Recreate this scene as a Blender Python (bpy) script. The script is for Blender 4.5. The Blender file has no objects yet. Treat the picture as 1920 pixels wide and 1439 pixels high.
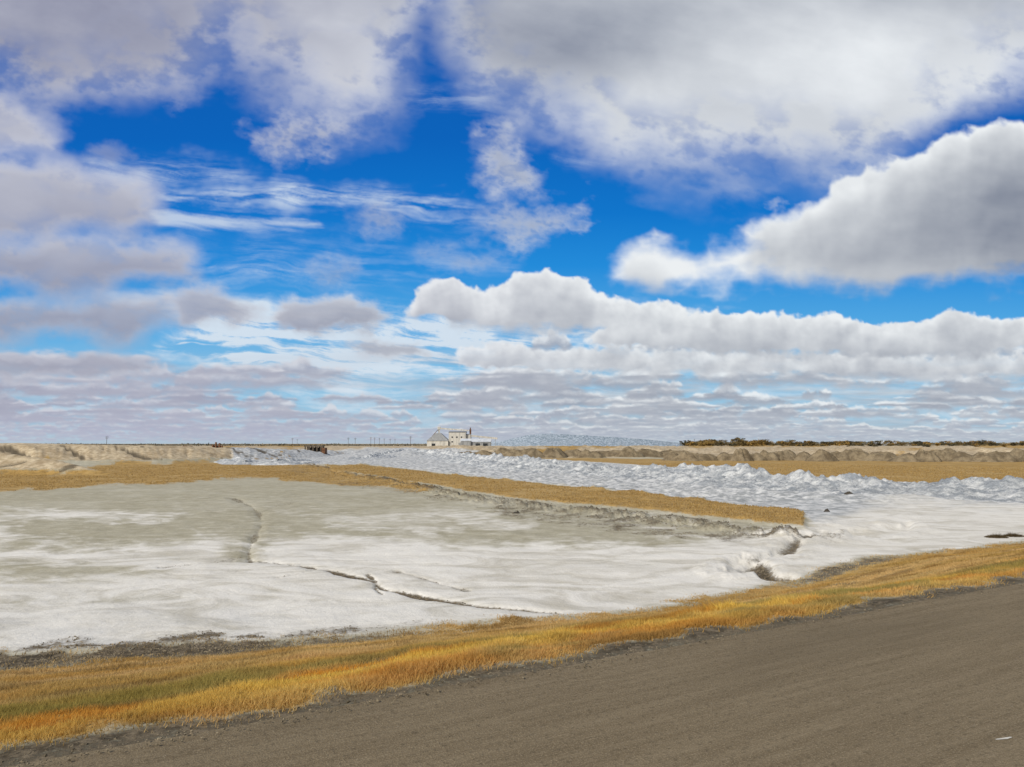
import bpy, math, random
import numpy as np
from mathutils import Vector
random.seed(7); RNG=np.random.default_rng(7)
scene=bpy.context.scene
scene.view_settings.view_transform='Standard'
scene.view_settings.look='None'
scene.view_settings.exposure=0
COL=scene.collection

# ------------------------------------------------------------------ camera
EYE=1.9; FOC=1333.0; CU=960.0; CV=719.5; HOR=832.0; FLAT=-1.6
P=math.atan((HOR-CV)/FOC)
cam=bpy.data.cameras.new("camera"); co=bpy.data.objects.new("camera",cam); COL.objects.link(co)
cam.lens=25; cam.sensor_width=36; cam.clip_end=30000; cam.clip_start=0.05
co.location=(0,0,EYE); co.rotation_euler=(math.pi/2+P,0,0); scene.camera=co

# survey helpers : bearing readings -> real ground position
def g(u,v,z=FLAT):
    a=(u-CU)/FOC; b=-(v-CV)/FOC
    dx=a; dy=math.cos(P)-b*math.sin(P); dz=math.sin(P)+b*math.cos(P)
    k=(z-EYE)/dz
    return (dx*k,dy*k)
def at(u,D):
    return ((u-CU)/FOC*D*1.003,D)
def sheet(x,y,z):
    zz=z-EYE
    dep=y*math.cos(P)+zz*math.sin(P); up=-y*math.sin(P)+zz*math.cos(P)
    dep=np.where(dep<0.3,0.3,dep)
    return CU+FOC*x/dep, CV-FOC*up/dep

def ss(a,b,x):
    t=np.clip((x-a)/(b-a),0,1); return t*t*(3-2*t)
TAB=RNG.random((256,256))
def vn(x,y):
    xi=np.floor(x).astype(np.int64); yi=np.floor(y).astype(np.int64)
    fx=x-xi; fy=y-yi; fx=fx*fx*(3-2*fx); fy=fy*fy*(3-2*fy)
    a=TAB[xi&255,yi&255]; b=TAB[(xi+1)&255,yi&255]; c=TAB[xi&255,(yi+1)&255]; d=TAB[(xi+1)&255,(yi+1)&255]
    return (a*(1-fx)+b*fx)*(1-fy)+(c*(1-fx)+d*fx)*fy
def fbm(x,y,o=4,r=0.5):
    s=0;am=1;t=0
    for i in range(o):
        ca,sa=math.cos(0.6*i),math.sin(0.6*i)
        X_=x*2.03**i; Y_=y*2.03**i
        s=s+am*vn(X_*ca-Y_*sa+17.3*i,X_*sa+Y_*ca+5.1*i); t+=am; am*=r
    return s/t*2-1
def sdpoly(U,V,poly,asp=1.0,marg=150):
    pts=[(a,b*asp) for a,b in poly]
    xs=[p[0] for p in pts]; ys=[p[1] for p in pts]
    W=V*asp
    out=np.full(U.shape,-float(marg))
    sel=(U>min(xs)-marg)&(U<max(xs)+marg)&(W>min(ys)-marg)&(W<max(ys)+marg)
    if not sel.any(): return out
    u=U[sel]; w=W[sel]
    d2=np.full(u.shape,1e12); ins=np.zeros(u.shape,bool)
    n=len(pts)
    for i in range(n):
        x0,y0=pts[i]; x1,y1=pts[(i+1)%n]
        ex,ey=x1-x0,y1-y0; L=ex*ex+ey*ey+1e-9
        t=np.clip(((u-x0)*ex+(w-y0)*ey)/L,0,1)
        d2=np.minimum(d2,(u-x0-t*ex)**2+(w-y0-t*ey)**2)
        if abs(ey)>1e-9:
            c=((y0>w)!=(y1>w))&(u<(x1-x0)*(w-y0)/ey+x0)
            ins^=c
    d=np.sqrt(d2); out[sel]=np.where(ins,d,-d)
    return np.maximum(out,-marg)
def pl(X,Y,pts,vals=None):
    best=np.full(X.shape,1e18); val=np.zeros(X.shape)
    for i in range(len(pts)-1):
        x0,y0=pts[i]; x1,y1=pts[i+1]; ex,ey=x1-x0,y1-y0; L=ex*ex+ey*ey+1e-9
        t=np.clip(((X-x0)*ex+(Y-y0)*ey)/L,0,1)
        d=(X-x0-t*ex)**2+(Y-y0-t*ey)**2
        m=d<best; best=np.where(m,d,best)
        if vals is not None: val=np.where(m,vals[i]*(1-t)+vals[i+1]*t,val)
    return np.sqrt(best),val

# ------------------------------------------------------------------ terrain
RA=math.radians(61); NX,NY=-math.cos(RA),math.sin(RA); TX,TY=math.sin(RA),math.cos(RA)
ROAD_E=5.34
SE_T=[-30,-1.8,1,3,7,10,13.5,16.4,19.8,29,60]
SE_S=[15.0,14.8,13.9,13.5,12.6,12.2,12.3,13.2,14.0,13.8,14]
SALT_A=[(-700,1040),(0,1030),(150,1026),(300,1020),(420,1004),(470,992),(520,1004),(640,1008),(900,1018),(1080,1024),(1250,1024),(1380,1014),(1470,1000),(1540,975),(1700,940),(2600,960),(2600,1060),(1920,1300),(900,1400),(-700,1400)]
SALT_B=[(395,850),(440,846),(600,846),(760,842),(860,850),(1000,860),(1200,872),(1380,886),(1500,896),(1700,906),(1920,920),(2700,955),(2700,1010),(1900,1010),(1560,1010),(1500,964),(1400,951),(1200,928),(1000,907),(850,892),(760,880),(660,873),(560,872),(440,868)]
GR_C=[(610,873),(700,875),(780,883),(880,895),(1000,907),(1200,928),(1400,951),(1510,964),(1510,994),(1420,983),(1300,969),(1180,956),(1080,948),(960,935),(850,918),(740,901),(640,887)]
GR_D=[(-700,880),(150,885),(200,868),(400,862),(560,870),(660,886),(760,902),(820,915),(800,922),(700,911),(560,903),(400,898),(280,907),(100,919),(-700,938)]
GR_E=[(840,853),(1000,857),(1250,861),(1500,863),(1920,866),(2700,872),(2700,960),(1920,922),(1700,908),(1500,898),(1380,888),(1200,874),(1000,861),(900,854)]
BANKL=[g(*p) for p in [(560,868),(640,884),(740,905),(820,921),(900,938),(1020,953),(1150,966),(1280,982),(1400,998),(1470,1004)]]
CH0=[(440,935),(470,948),(484,962),(492,980),(482,1000),(470,1022),(466,1040),(470,1050)]
CH1=[(470,1050),(560,1060),(640,1073),(700,1088),(715,1102),(770,1114),(840,1126),(900,1136),(960,1142),(1050,1147)]
CH2=[(740,1070),(790,1084),(840,1098),(875,1107)]
CH5=[(690,1076),(706,1090),(704,1102),(716,1114)]
CH6=[(466,1040),(430,1050),(380,1056),(300,1064)]
CH7=[(484,962),(520,948),(560,940)]
CH8=[(600,1066),(560,1076),(520,1082)]
CH3=[(1398,1066),(1415,1054),(1432,1070),(1450,1082),(1480,1082)]
CH4=[(1370,1068),(1400,1050),(1440,1042),(1478,1030),(1500,1010),(1540,998),(1600,1000),(1660,996),(1700,984)]
CRB=[(-260,100),(-170,104),(-120,112),(-92,122),(-70,134),(-60,150),(-55,180),(-60,240)]
CRH=[4.3,4.1,3.95,3.75,3.4,2.8,1.9,1.2]
SPUR=[(-130,92),(-84,88),(-65,86),(-54,84),(-44,80)]
SPH=[4.2,3.7,3.0,1.7,0.0]
def terrain(x,y):
    s=NX*x+NY*y; t=TX*x+TY*y
    se=np.interp(t,SE_T,SE_S)+0.3*fbm(x*0.5,y*0.5,3)
    U,V=sheet(x,y,np.full(x.shape,FLAT))
    r=np.sqrt(x*x+y*y); fr=(y>1)&(s>5)
    U=np.where(fr,U,-5000.); V=np.where(fr,V,2500.)
    wu=fbm(U/90+31,V/24+8,3); 
    nz=fbm(U/60+3+0.8*wu,V/14,5,0.6); nz2=fbm(U/150,V/22+9,3); nz3=fbm(U/130+7+1.3*wu,V/19+2+1.1*wu,6,0.6)
    lin=np.clip((s-5.9)/(se-0.5-5.9),0,1)
    vg=0.78*lin+0.22*ss(0,1,lin)
    z=-0.05+(FLAT+0.05)*vg
    z=np.where(s<5.3,-0.05,z)
    verge=(1-ss(-0.35,0.35,s-se+0.5*fbm(x*2.2,y*2.2,3)))*(s>5.0)
    flat=1-ss(-0.5,0.2,-(s-se)) ; flat=np.where(s<5,0,flat)
    m=lambda p,w=10,a=14: ss(-w,w,sdpoly(U,V,p,3.0)+a*nz)
    A=m(SALT_A,52,54); B=m(SALT_B,8,10); C=m(GR_C,8,12); D=m(GR_D,22,34); E=m(GR_E,6,7)
    mud=np.maximum.reduce([ss(-40,40,sdpoly(U,V,[(-300,1058),(60,1052),(230,1060),(300,1070),(180,1084),(-300,1098)],3.)+44*nz3)*0.85,
        ss(-30,30,sdpoly(U,V,[(430,1056),(418,1020),(436,985),(500,975),(512,1000),(492,1040),(482,1056)],3.)+24*nz)*0.8,
        ss(-30,30,sdpoly(U,V,[(-300,1120),(120,1116),(300,1106),(420,1112),(300,1130),(-300,1150)],3.)+50*nz3)*0.30])
    streak=ss(-26,26,sdpoly(U,V,[(-300,962),(0,962),(200,958),(430,966),(430,970),(200,970),(0,982),(-300,992)],3.)+40*nz3)*0.62
    streak=np.maximum(streak,ss(-34,34,sdpoly(U,V,[(-300,985),(10,990),(40,1010),(10,1035),(-300,1040)],3.)+40*nz3)*0.65)
    pale=0.50*ss(-0.2,0.45,nz3)*ss(915,985,V)
    salt=np.maximum(A*(1-mud),streak); salt=np.maximum(salt,pale)
    salt=salt*(0.92+0.30*nz3)
    salt=np.maximum(salt*(1-C),B*(1-C))*flat
    grass=np.maximum.reduce([C,D,E])*(1-salt*0.9)*flat
    d1,h1=pl(x,y,CRB,CRH); d2,h2=pl(x,y,SPUR,SPH)
    stp=x*0.20+y*0.34
    gul=fbm(stp,(x-y)*0.03,4,0.6); top=fbm(x*0.06,y*0.06,3)
    b1=h1*np.clip(1-d1/(h1*3.6+0.1),0,1)**0.85*(1+0.05*top)+1.0*gul*ss(0.8,4,d1)*(d1<h1*3.2)*(h1>0.3)*(1-ss(h1*2.3,h1*3.2,d1))
    b1=np.maximum(b1,0)
    gs=fbm(x*0.42-y*0.30,(x+y)*0.05,4,0.55)
    b2=np.maximum(h2*np.clip(1-d2/(h2*3.0+0.1),0,1)*(1+0.06*top)-1.0*np.abs(gs)*(h2>0.3)*(d2<h2*3)*ss(0.5,2.5,d2),0)
    bank=np.maximum(b1,b2); isp=b2>b1
    z=z+bank
    cl=fbm(x*1.6,y*1.6,5,0.68)
    d3,_=pl(x,y,BANKL); levw=(0.7+0.014*r); lev=np.exp(-(d3/levw)**2)
    z=z+flat*lev*np.maximum(0,0.10+0.55*cl)*(1-0.8*C)
    z=z+flat*C*0.16
    chn=fbm(x*0.7+4,y*0.8,4,0.6); fl=1-0.7*ss(1250,1500,U)*ss(930,950,V)
    rdg=np.abs(fbm(x*0.45+3,y*1.1+5,5,0.6))
    z=z+flat*(0.02*fbm(x*1.2,y*1.2,3)+B*(1-ss(0.3,1,A))*fl*(0.20*np.maximum(0,chn-0.02)+0.35*rdg+0.07*fbm(x*2.1,y*2.1,3))+0.03*A*fbm(x*0.5,y*0.5,3))
    z=z+verge*(s>5.9)*0.05*fbm(x*1.1,y*1.1,4)
    V3=V*3; sc=lambda p:[(a,b*3) for a,b in p]
    D_=lambda p,a:pl(U,V3,sc(p))[0]+a*nz
    d0=D_(CH0,12); dc=D_(CH1,12); dc2=D_(CH2,14); dc5=D_(CH5,8); dc6=D_(CH6,12); dc7=D_(CH7,12); dc8=D_(CH8,12)
    wdt=np.interp(U,[470,600,720,860,1000,1060],[8,8,11,15,15,7])
    ch=np.maximum.reduce([0.52*(1-ss(0,7,d0)),0.85*(1-ss(0,wdt,dc)),0.5*(1-ss(0,9,dc2)),0.7*(1-ss(0,8,dc5)),0.4*(1-ss(0,8,dc6)),0.35*(1-ss(0,8,dc7)),0.4*(1-ss(0,8,dc8))])*flat
    z=z-0.05*ch-0.025*flat*(1-ss(2,26,dc))-0.03*flat*(1-ss(2,20,d0))
    d4=D_(CH4,26); d33=D_(CH3,10)
    e4=(1-ss(4,26,d4))*flat; e3=(1-ss(4,26,d33))*flat
    z=z-0.17*e4-0.24*e3+0.07*flat*np.exp(-((d4-42)/18)**2)*np.maximum(0,0.7+1.0*cl)
    ch=np.maximum.reduce([ch,1.0*e3,0.75*e4*ss(-0.2,0.25,nz2+nz)])
    lm=ss(-25,25,sdpoly(U,V,[(1490,988),(1600,976),(1700,980),(1690,1002),(1560,1018),(1490,1012)],3.)+20*nz)*flat
    z=z+lm*0.15*np.maximum(0,fbm(x*1.0,y*0.8,4,0.6)+0.05)
    spf=ss(160,200,y)*(1-ss(600,900,y))*ss(-20,20,x+0.06*y+20)
    mo=np.maximum(0,fbm(x*0.10,y*0.05,4,0.6)+0.25)
    z=z+spf*mo*2.4
    spfl=ss(170,220,y)*(1-ss(600,900,y))*(1-ss(-30,0,x))
    z=z+spfl*np.maximum(0,fbm(x*0.07,y*0.035,4,0.6)+0.1)*2.0*(x>-170)
    sp=np.clip(np.maximum.reduce([ss(0.25,0.9,bank+0.35*nz),0.9*(1-ss(857,862,V))*(1-salt)]),0,1)
    gfoot=ss(0.05,0.4,0.30-np.abs(bank-0.30)+0.30*nz2)*(bank>0.02)
    grass=np.clip(np.maximum(grass*(1-sp),np.maximum(gfoot*0.9,(bank>0.4)*0.8*ss(0.2,0.5,gul+0.3*nz2)*(bank<1.8)*(~isp))),0,1)
    grass=np.where((V<858)&(bank<0.05),ss(0.05,0.4,nz2+0.3*nz)*0.8*(1-salt),grass)
    vgr=verge*ss(5.5,5.95,s+0.30*fbm(x*2,y*2,3))
    edge=ss(-2.6,-0.6,s-se+1.2*fbm(x*0.7,y*0.7,4))*verge*(0.15+0.85*(1-ss(1,8,t)))
    edge=np.maximum(edge,0.8*verge*ss(-1.0,-0.3,s-se+0.7*cl)*ss(13,16,t)*(1-ss(20,23,t)))
    toe=flat*(1-ss(0.0,1.1,s-se+0.8*cl))*(1-ss(2,8,t))
    grass=np.maximum(grass,vgr*(1-0.95*edge))
    cr=ss(-16,14,sdpoly(U,V,[(560,872),(640,884),(740,900),(830,916),(960,932),(1100,947),(1200,955),(1300,966),(1400,980),(1490,994),(1450,1010),(1330,1013),(1240,1008),(1100,992),(960,972),(840,942),(700,918),(600,905),(520,890)],3.)+22*nz)
    dark=np.maximum.reduce([ch,verge*(1-vgr)*0.9,edge*0.95,toe*0.9,cr*flat*(1-C)*(0.36+0.25*nz+0.6*cl)*ss(600,950,U),
        cr*flat*(1-C)*(0.24+0.3*nz+0.5*cl),
        lev*flat*(1-C)*(0.42+0.8*cl), flat*0.3*ss(0.0,0.5,nz)*ss(-20,10,sdpoly(U,V,[(200,918),(450,908),(620,905),(800,927),(700,937),(480,924)],3.)),lm*0.4*ss(0.1,0.4,nz),
        0.75*ss(0.08,0.35,-gul)*(bank>0.5)*(bank<3.2)*(~isp),0.7*ss(0.1,0.45,np.abs(gs)*1.6-0.1)*isp*(bank>0.3)*(bank<3.1)])
    vd=verge*vgr*0.55*ss(0.1,0.45,fbm(t*0.8+9,s*2.0+4,4,0.6)); dark=np.maximum(dark,vd)
    dark=np.where(s<5.55,0.75,dark)
    wet=np.maximum(B*(1-A)*0.9,0.0)*flat
    wet=np.maximum(wet,0.30*ss(1090,1190,V)*(0.6+nz2)*flat)
    return z,np.stack([np.clip(salt,0,1),np.clip(grass,0,1),np.clip(dark,0,1),np.clip(sp*flat,0,1),np.clip(wet,0,1)],-1)
def tz(x,y):
    z,_=terrain(np.array([float(x)]),np.array([float(y)])); return float(z[0])

# ------------------------------------------------------------------ mesh helpers
def mesh_np(name,verts,faces,smooth=True):
    me=bpy.data.meshes.new(name); verts=np.asarray(verts,np.float32); faces=np.asarray(faces,np.int32)
    k=faces.shape[1]; nf=len(faces)
    me.vertices.add(len(verts)); me.vertices.foreach_set("co",verts.ravel())
    me.loops.add(nf*k); me.loops.foreach_set("vertex_index",faces.ravel())
    me.polygons.add(nf); me.polygons.foreach_set("loop_start",np.arange(0,nf*k,k,dtype=np.int32))
    me.polygons.foreach_set("loop_total",np.full(nf,k,np.int32))
    me.polygons.foreach_set("use_smooth",np.full(nf,smooth,bool))
    me.update(calc_edges=True); return me
def addcol(me,name,arr):
    a=me.color_attributes.new(name=name,type='FLOAT_COLOR',domain='POINT')
    a.data.foreach_set("color",np.asarray(arr,np.float32).ravel())
def gridfaces(nr,nc,wrap=False):
    i=np.arange(nr-1)[:,None]; j=np.arange(nc if wrap else nc-1)[None,:]; j2=(j+1)%nc
    a=i*nc+j; b=i*nc+j2; c=(i+1)*nc+j2; d=(i+1)*nc+j
    return np.stack([a,b,c,d],-1).reshape(-1,4)
def obj(name,me,mat=None,label=None,category=None,kind=None,group=None,parent=None,loc=None):
    o=bpy.data.objects.new(name,me); COL.objects.link(o)
    if mat and me is not None and not me.materials: me.materials.append(mat)
    if label:o["label"]=label
    if category:o["category"]=category
    if kind:o["kind"]=kind
    if group:o["group"]=group
    if parent:o.parent=parent
    if loc is not None:o.location=loc
    return o

# ------------------------------------------------------------------ node helper
class NT:
    def __init__(s,tree): s.t=tree; s.n=tree.nodes; s.l=tree.links
    def new(s,ty,**kw):
        n=s.n.new(ty)
        for k,v in kw.items(): setattr(n,k,v)
        return n
    def put(s,sock,v):
        if v is None: return
        if isinstance(v,bpy.types.NodeSocket): s.l.new(v,sock)
        else: sock.default_value=v
    def m(s,op,a,b=None,c=None,clamp=False):
        n=s.new('ShaderNodeMath',operation=op,use_clamp=clamp); s.put(n.inputs[0],a)
        if b is not None:s.put(n.inputs[1],b)
        if c is not None:s.put(n.inputs[2],c)
        return n.outputs[0]
    def sst(s,x,a,b,lo=0.0,hi=1.0):
        n=s.new('ShaderNodeMapRange',interpolation_type='SMOOTHSTEP')
        s.put(n.inputs[0],x); s.put(n.inputs[1],a); s.put(n.inputs[2],b); s.put(n.inputs[3],lo); s.put(n.inputs[4],hi)
        return n.outputs[0]
    def mix(s,f,a,b):
        n=s.new('ShaderNodeMix',data_type='RGBA'); s.put(n.inputs[0],f)
        for k,v in ((6,a),(7,b)):
            if isinstance(v,tuple) and len(v)==3: v=(*v,1)
            s.put(n.inputs[k],v)
        return n.outputs[2]
    def noise(s,vec,scale,detail=4,rough=0.55,dist=0.0):
        n=s.new('ShaderNodeTexNoise'); s.put(n.inputs['Vector'],vec); n.inputs['Scale'].default_value=scale
        n.inputs['Detail'].default_value=detail; n.inputs['Roughness'].default_value=rough; n.inputs['Distortion'].default_value=dist
        return n.outputs[0]
    def scalev(s,v,x): 
        n=s.new('ShaderNodeMapping'); s.put(n.inputs[0],v); n.inputs['Scale'].default_value=x; return n.outputs[0]
def newmat(name):
    m=bpy.data.materials.new(name); m.use_nodes=True; nt=NT(m.node_tree)
    b=m.node_tree.nodes['Principled BSDF']; b.inputs['Roughness'].default_value=0.9
    b.inputs['Specular IOR Level'].default_value=0.15
    return m,nt,b
def bump(nt,b,h,strength=0.5,dist=0.05):
    n=nt.new('ShaderNodeBump'); n.inputs['Strength'].default_value=strength; n.inputs['Distance'].default_value=dist
    nt.put(n.inputs['Height'],h); nt.l.new(n.outputs[0],b.inputs['Normal'])
def simple(name,c1,c2,scale=2.0,rough=0.85,bs=0.3,bd=0.03,stretch=(1,1,1),detail=6):
    m,nt,b=newmat(name); tc=nt.new('ShaderNodeTexCoord').outputs['Object']
    v=nt.scalev(tc,stretch); n=nt.noise(v,scale,detail,0.6)
    nt.put(b.inputs['Base Color'],nt.mix(nt.sst(n,0.35,0.65),c1,c2)); b.inputs['Roughness'].default_value=rough
    bump(nt,b,n,bs,bd); return m

# ------------------------------------------------------------------ materials
def ground_material():
    m,nt,b=newmat("ground_material")
    at_=nt.new('ShaderNodeAttribute',attribute_name='zone'); sep=nt.new('ShaderNodeSeparateColor'); nt.l.new(at_.outputs['Color'],sep.inputs[0])
    sa,gr,dk,sp=sep.outputs[0],sep.outputs[1],sep.outputs[2],at_.outputs['Alpha']
    wet=nt.new('ShaderNodeAttribute',attribute_name='wet').outputs['Fac']
    pos=nt.new('ShaderNodeNewGeometry').outputs['Position']
    fine=nt.noise(pos,9,7,0.7); mid=nt.noise(pos,1.3,6,0.62); big=nt.noise(pos,0.16,5,0.6,0.8)
    st=nt.noise(nt.scalev(pos,(0.6,1.0,1)),0.55,8,0.66,1.6)
    mud=nt.mix(nt.sst(mid,0.3,0.7),(0.39,0.36,0.265),(0.51,0.48,0.37))
    mud=nt.mix(nt.sst(big,0.42,0.7,0,0.6),mud,(0.58,0.555,0.46))
    mud=nt.mix(nt.sst(fine,0.5,0.78,0,0.6),mud,(0.20,0.175,0.12))
    salt=nt.mix(nt.sst(st,0.32,0.6),(0.62,0.59,0.52),(0.86,0.84,0.79))
    salt=nt.mix(nt.sst(big,0.48,0.72,0,0.35),salt,(0.57,0.545,0.475))
    wetc=nt.mix(nt.sst(mid,0.38,0.62),(0.30,0.325,0.35),(0.70,0.715,0.73))
    salt=nt.mix(wet,salt,wetc)
    salt=nt.mix(nt.sst(fine,0.58,0.8,0,0.3),salt,(0.36,0.33,0.27))
    gv=nt.mix(nt.sst(mid,0.3,0.7),(0.31,0.195,0.065),(0.54,0.35,0.12))
    gv=nt.mix(nt.sst(fine,0.48,0.72,0,0.5),gv,(0.22,0.145,0.06))
    gv=nt.mix(nt.sst(big,0.48,0.66,0,0.55),gv,(0.56,0.40,0.18))
    spo=nt.mix(nt.sst(mid,0.35,0.65),(0.42,0.33,0.215),(0.66,0.555,0.39))
    spo=nt.mix(nt.sst(big,0.45,0.66,0,0.45),spo,(0.31,0.225,0.13))
    drk=nt.mix(nt.sst(fine,0.4,0.65),(0.065,0.052,0.034),(0.22,0.18,0.125))
    j=nt.m('MULTIPLY',nt.m('SUBTRACT',mid,0.5),0.9); j2=nt.m('MULTIPLY',nt.m('SUBTRACT',st,0.5),1.1); j3=nt.m('MULTIPLY',nt.m('SUBTRACT',fine,0.5),1.3)
    k=nt.m('ADD',nt.m('ADD',sa,j),j2)
    c=nt.mix(nt.sst(nt.m('ADD',sp,j),0.3,0.7),mud,spo)
    c=nt.mix(nt.sst(k,0.05,0.9),c,salt)
    c=nt.mix(nt.sst(nt.m('ADD',nt.m('ADD',gr,j),j3),0.35,0.75),c,gv)
    c=nt.mix(nt.sst(nt.m('ADD',nt.m('ADD',dk,nt.m('MULTIPLY',j,0.4)),j3),0.22,0.82),c,drk)
    nt.put(b.inputs['Base Color'],c)
    h=nt.m('ADD',nt.m('MULTIPLY',fine,0.6),nt.m('ADD',mid,nt.m('MULTIPLY',st,0.5)))
    bump(nt,b,h,0.6,0.07)
    return m
def salt_material():
    m,nt,b=newmat("salt_crust_material")
    pos=nt.new('ShaderNodeNewGeometry').outputs['Position']
    n=nt.noise(pos,0.9,8,0.7); f=nt.noise(pos,5,5,0.7); big=nt.noise(nt.scalev(pos,(0.5,1,1)),0.45,6,0.62)
    c=nt.mix(nt.sst(n,0.40,0.60),(0.36,0.395,0.44),(0.78,0.80,0.815))
    c=nt.mix(nt.sst(big,0.46,0.66,0,0.6),c,(0.38,0.41,0.445))
    c=nt.mix(nt.sst(f,0.56,0.78,0,0.45),c,(0.27,0.27,0.265))
    nt.put(b.inputs['Base Color'],c); bump(nt,b,nt.m('ADD',n,nt.m('MULTIPLY',f,0.35)),1.0,0.45); return m
M_ground=ground_material(); M_salt=salt_material()
def road_material():
    m,nt,b=newmat("asphalt_material")
    tc=nt.new('ShaderNodeTexCoord').outputs['Object']
    agg=nt.noise(tc,75,3,0.8); a2=nt.noise(tc,22,5,0.7); st=nt.noise(nt.scalev(tc,(0.35,5,1)),1.6,6,0.6); st2=nt.noise(nt.scalev(tc,(4,45,1)),1.2,4,0.7)
    bg=nt.noise(nt.scalev(tc,(0.4,1,1)),0.5,4,0.5)
    c=nt.mix(nt.sst(st,0.3,0.7),(0.185,0.143,0.088),(0.245,0.195,0.125))
    c=nt.mix(nt.sst(agg,0.48,0.70,0,0.65),c,(0.47,0.39,0.265))
    c=nt.mix(nt.sst(a2,0.5,0.7,0,0.6),c,(0.085,0.068,0.043))
    c=nt.mix(nt.sst(st2,0.52,0.72,0,0.5),c,(0.38,0.31,0.21))
    c=nt.mix(nt.sst(bg,0.45,0.7,0,0.5),c,(0.135,0.107,0.068))
    nt.put(b.inputs['Base Color'],c); b.inputs['Roughness'].default_value=0.9
    bump(nt,b,nt.m('ADD',agg,nt.m('MULTIPLY',a2,0.7)),0.7,0.014); return m
M_road=road_material()

# ------------------------------------------------------------------ ground sheet
azd=np.radians(np.linspace(-44,44,880)); azc=np.radians(np.linspace(44,316,92))[1:-1]
az=np.concatenate([azd,azc])
q=np.concatenate([np.arange(1400,500,-6),np.arange(500,100,-1.4),np.arange(100,20,-0.45),np.arange(20,2,-0.15)])
rad=np.concatenate([[0.02],3.5*1333/q,[2600,3000,3600,4500,6000,9000,14000]])
R,AZ=np.meshgrid(rad,az,indexing='ij'); X=(R*np.sin(AZ)).ravel(); Y=(R*np.cos(AZ)).ravel()
Z,ZN=terrain(X,Y)
gme=mesh_np("ground",np.stack([X,Y,Z],-1),gridfaces(len(rad),len(az),True)[:,::-1])
addcol(gme,"zone",ZN[:,:4]); wa=gme.attributes.new("wet",'FLOAT','POINT'); wa.data.foreach_set("value",ZN[:,4].astype(np.float32))
obj("ground",gme,M_ground,label="salt-crusted mud flats and dry prairie",kind="structure")

# ------------------------------------------------------------------ road
na,nb=700,24
ta=np.linspace(-60,260,na); sb=np.linspace(-6.2,ROAD_E,nb)
TT,SB=np.meshgrid(ta,sb,indexing='ij')
wob=0.05*fbm(TT*1.3,TT*0+3,4,0.6)+0.02*fbm(TT*9,TT*0+1,2)
SB=SB+wob*(SB>ROAD_E-0.3)
rz=np.where(SB>ROAD_E-0.05+wob,-0.02,0.0)
rme=mesh_np("road",np.stack([TT.ravel(),SB.ravel(),rz.ravel()],-1),gridfaces(na,nb)[:,::-1])
road=obj("road",rme,M_road,label="worn grey-brown asphalt highway",kind="structure")
road.rotation_euler=(0,0,math.pi/2-RA)
px,py=g(1881,1386,0)
mm=mesh_np("road_marking",[(-.06,-.006,0),(.02,-.012,0),(.075,.004,0),(.07,.014,0),(.0,.008,0),(-.06,.004,0)],[(0,1,4,5),(1,2,3,4)],False)
M_paint=simple("worn_paint",(0.75,0.73,0.68),(0.6,0.58,0.52),20)
o=obj("road_marking",mm,M_paint,label="short scrap of worn white paint on asphalt",kind="structure",loc=(px,py,0.004)); o.rotation_euler=(0,0,math.radians(12))

# ------------------------------------------------------------------ salt windrow
def windrow(name,crest,hts,wid,n,mrow,label,amp=1.0):
    pts=[]
    for (u,v),h in zip(crest,hts): pts.append(g(u,v,FLAT+h))
    pts=np.array(pts); L=np.concatenate([[0],np.cumsum(np.hypot(*np.diff(pts,axis=0).T))])
    Dm=np.interp(np.linspace(0,1,n),np.linspace(0,1,len(L)),L)
    cx=np.interp(Dm,L,pts[:,0]); cy=np.interp(Dm,L,pts[:,1]); hh=np.interp(Dm,L,hts)
    tx=np.gradient(cx); ty=np.gradient(cy); q_=np.hypot(tx,ty); tx/=q_; ty/=q_
    kk=max(5,int(n/36))|1; kp=kk//2
    tx=np.convolve(np.pad(tx,kp,'edge'),np.ones(kk)/kk,'valid'); ty=np.convolve(np.pad(ty,kp,'edge'),np.ones(kk)/kk,'valid')
    c=np.linspace(-1,1,mrow)
    W=(wid*hh)[:,None]*c[None,:]
    x=cx[:,None]-ty[:,None]*W; y=cy[:,None]+tx[:,None]*W
    c2=c[None,:]+0.18*fbm(x*0.18,y*0.18,4)
    prof=np.maximum(np.clip(1-(np.abs(c2-0.25)/0.5)**1.15,0,1), 0.55*np.clip(1-(np.abs(c2+0.38)/0.55)**1.2,0,1))
    lump=fbm(x*0.30+4,y*0.17,5,0.56); bil=np.abs(fbm(x*0.34+9,y*0.22+7,5,0.58))**0.9; rg=1-np.abs(fbm(x*0.8,y*0.5,4,0.58))*2
    env=np.minimum(1,np.minimum(np.arange(n),n-1-np.arange(n))/(n*0.05+3))[:,None]
    z=FLAT+hh[:,None]*prof*np.clip(0.58+amp*(0.75*lump+0.55*bil+0.22*rg),0.2,1.3)*env
    z=z+hh[:,None]*(0.20*fbm(x*1.3,y*1.3,5,0.62))*(prof>0.03)*np.minimum(1,prof*3+.2)
    z=np.where(np.abs(c)[None,:]>0.97,FLAT-0.35,z); z=np.where(env<0.05,FLAT-0.35,z)
    me=mesh_np(name,np.stack([x.ravel(),y.ravel(),z.ravel()],-1),gridfaces(n,mrow))
    return obj(name,me,M_salt,label=label,category="salt ridge")
windrow("salt_windrow",[(640,859),(700,852),(760,843),(860,849),(1000,861),(1200,868),(1380,878),(1500,886),(1700,892),(1920,902),(2300,922)],
        [0.5,1.0,1.4,1.5,1.45,1.4,1.35,1.3,1.2,1.1,1.0],4.6,1800,90,"long rough white ridge of scraped-up salt along the brine channel")
windrow("salt_windrow",[(392,846),(420,851),(460,858),(492,862)],[0.3,1.3,1.2,0.4],3.0,120,30,"low white pile of salt below the spoil bank",0.5)
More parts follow.
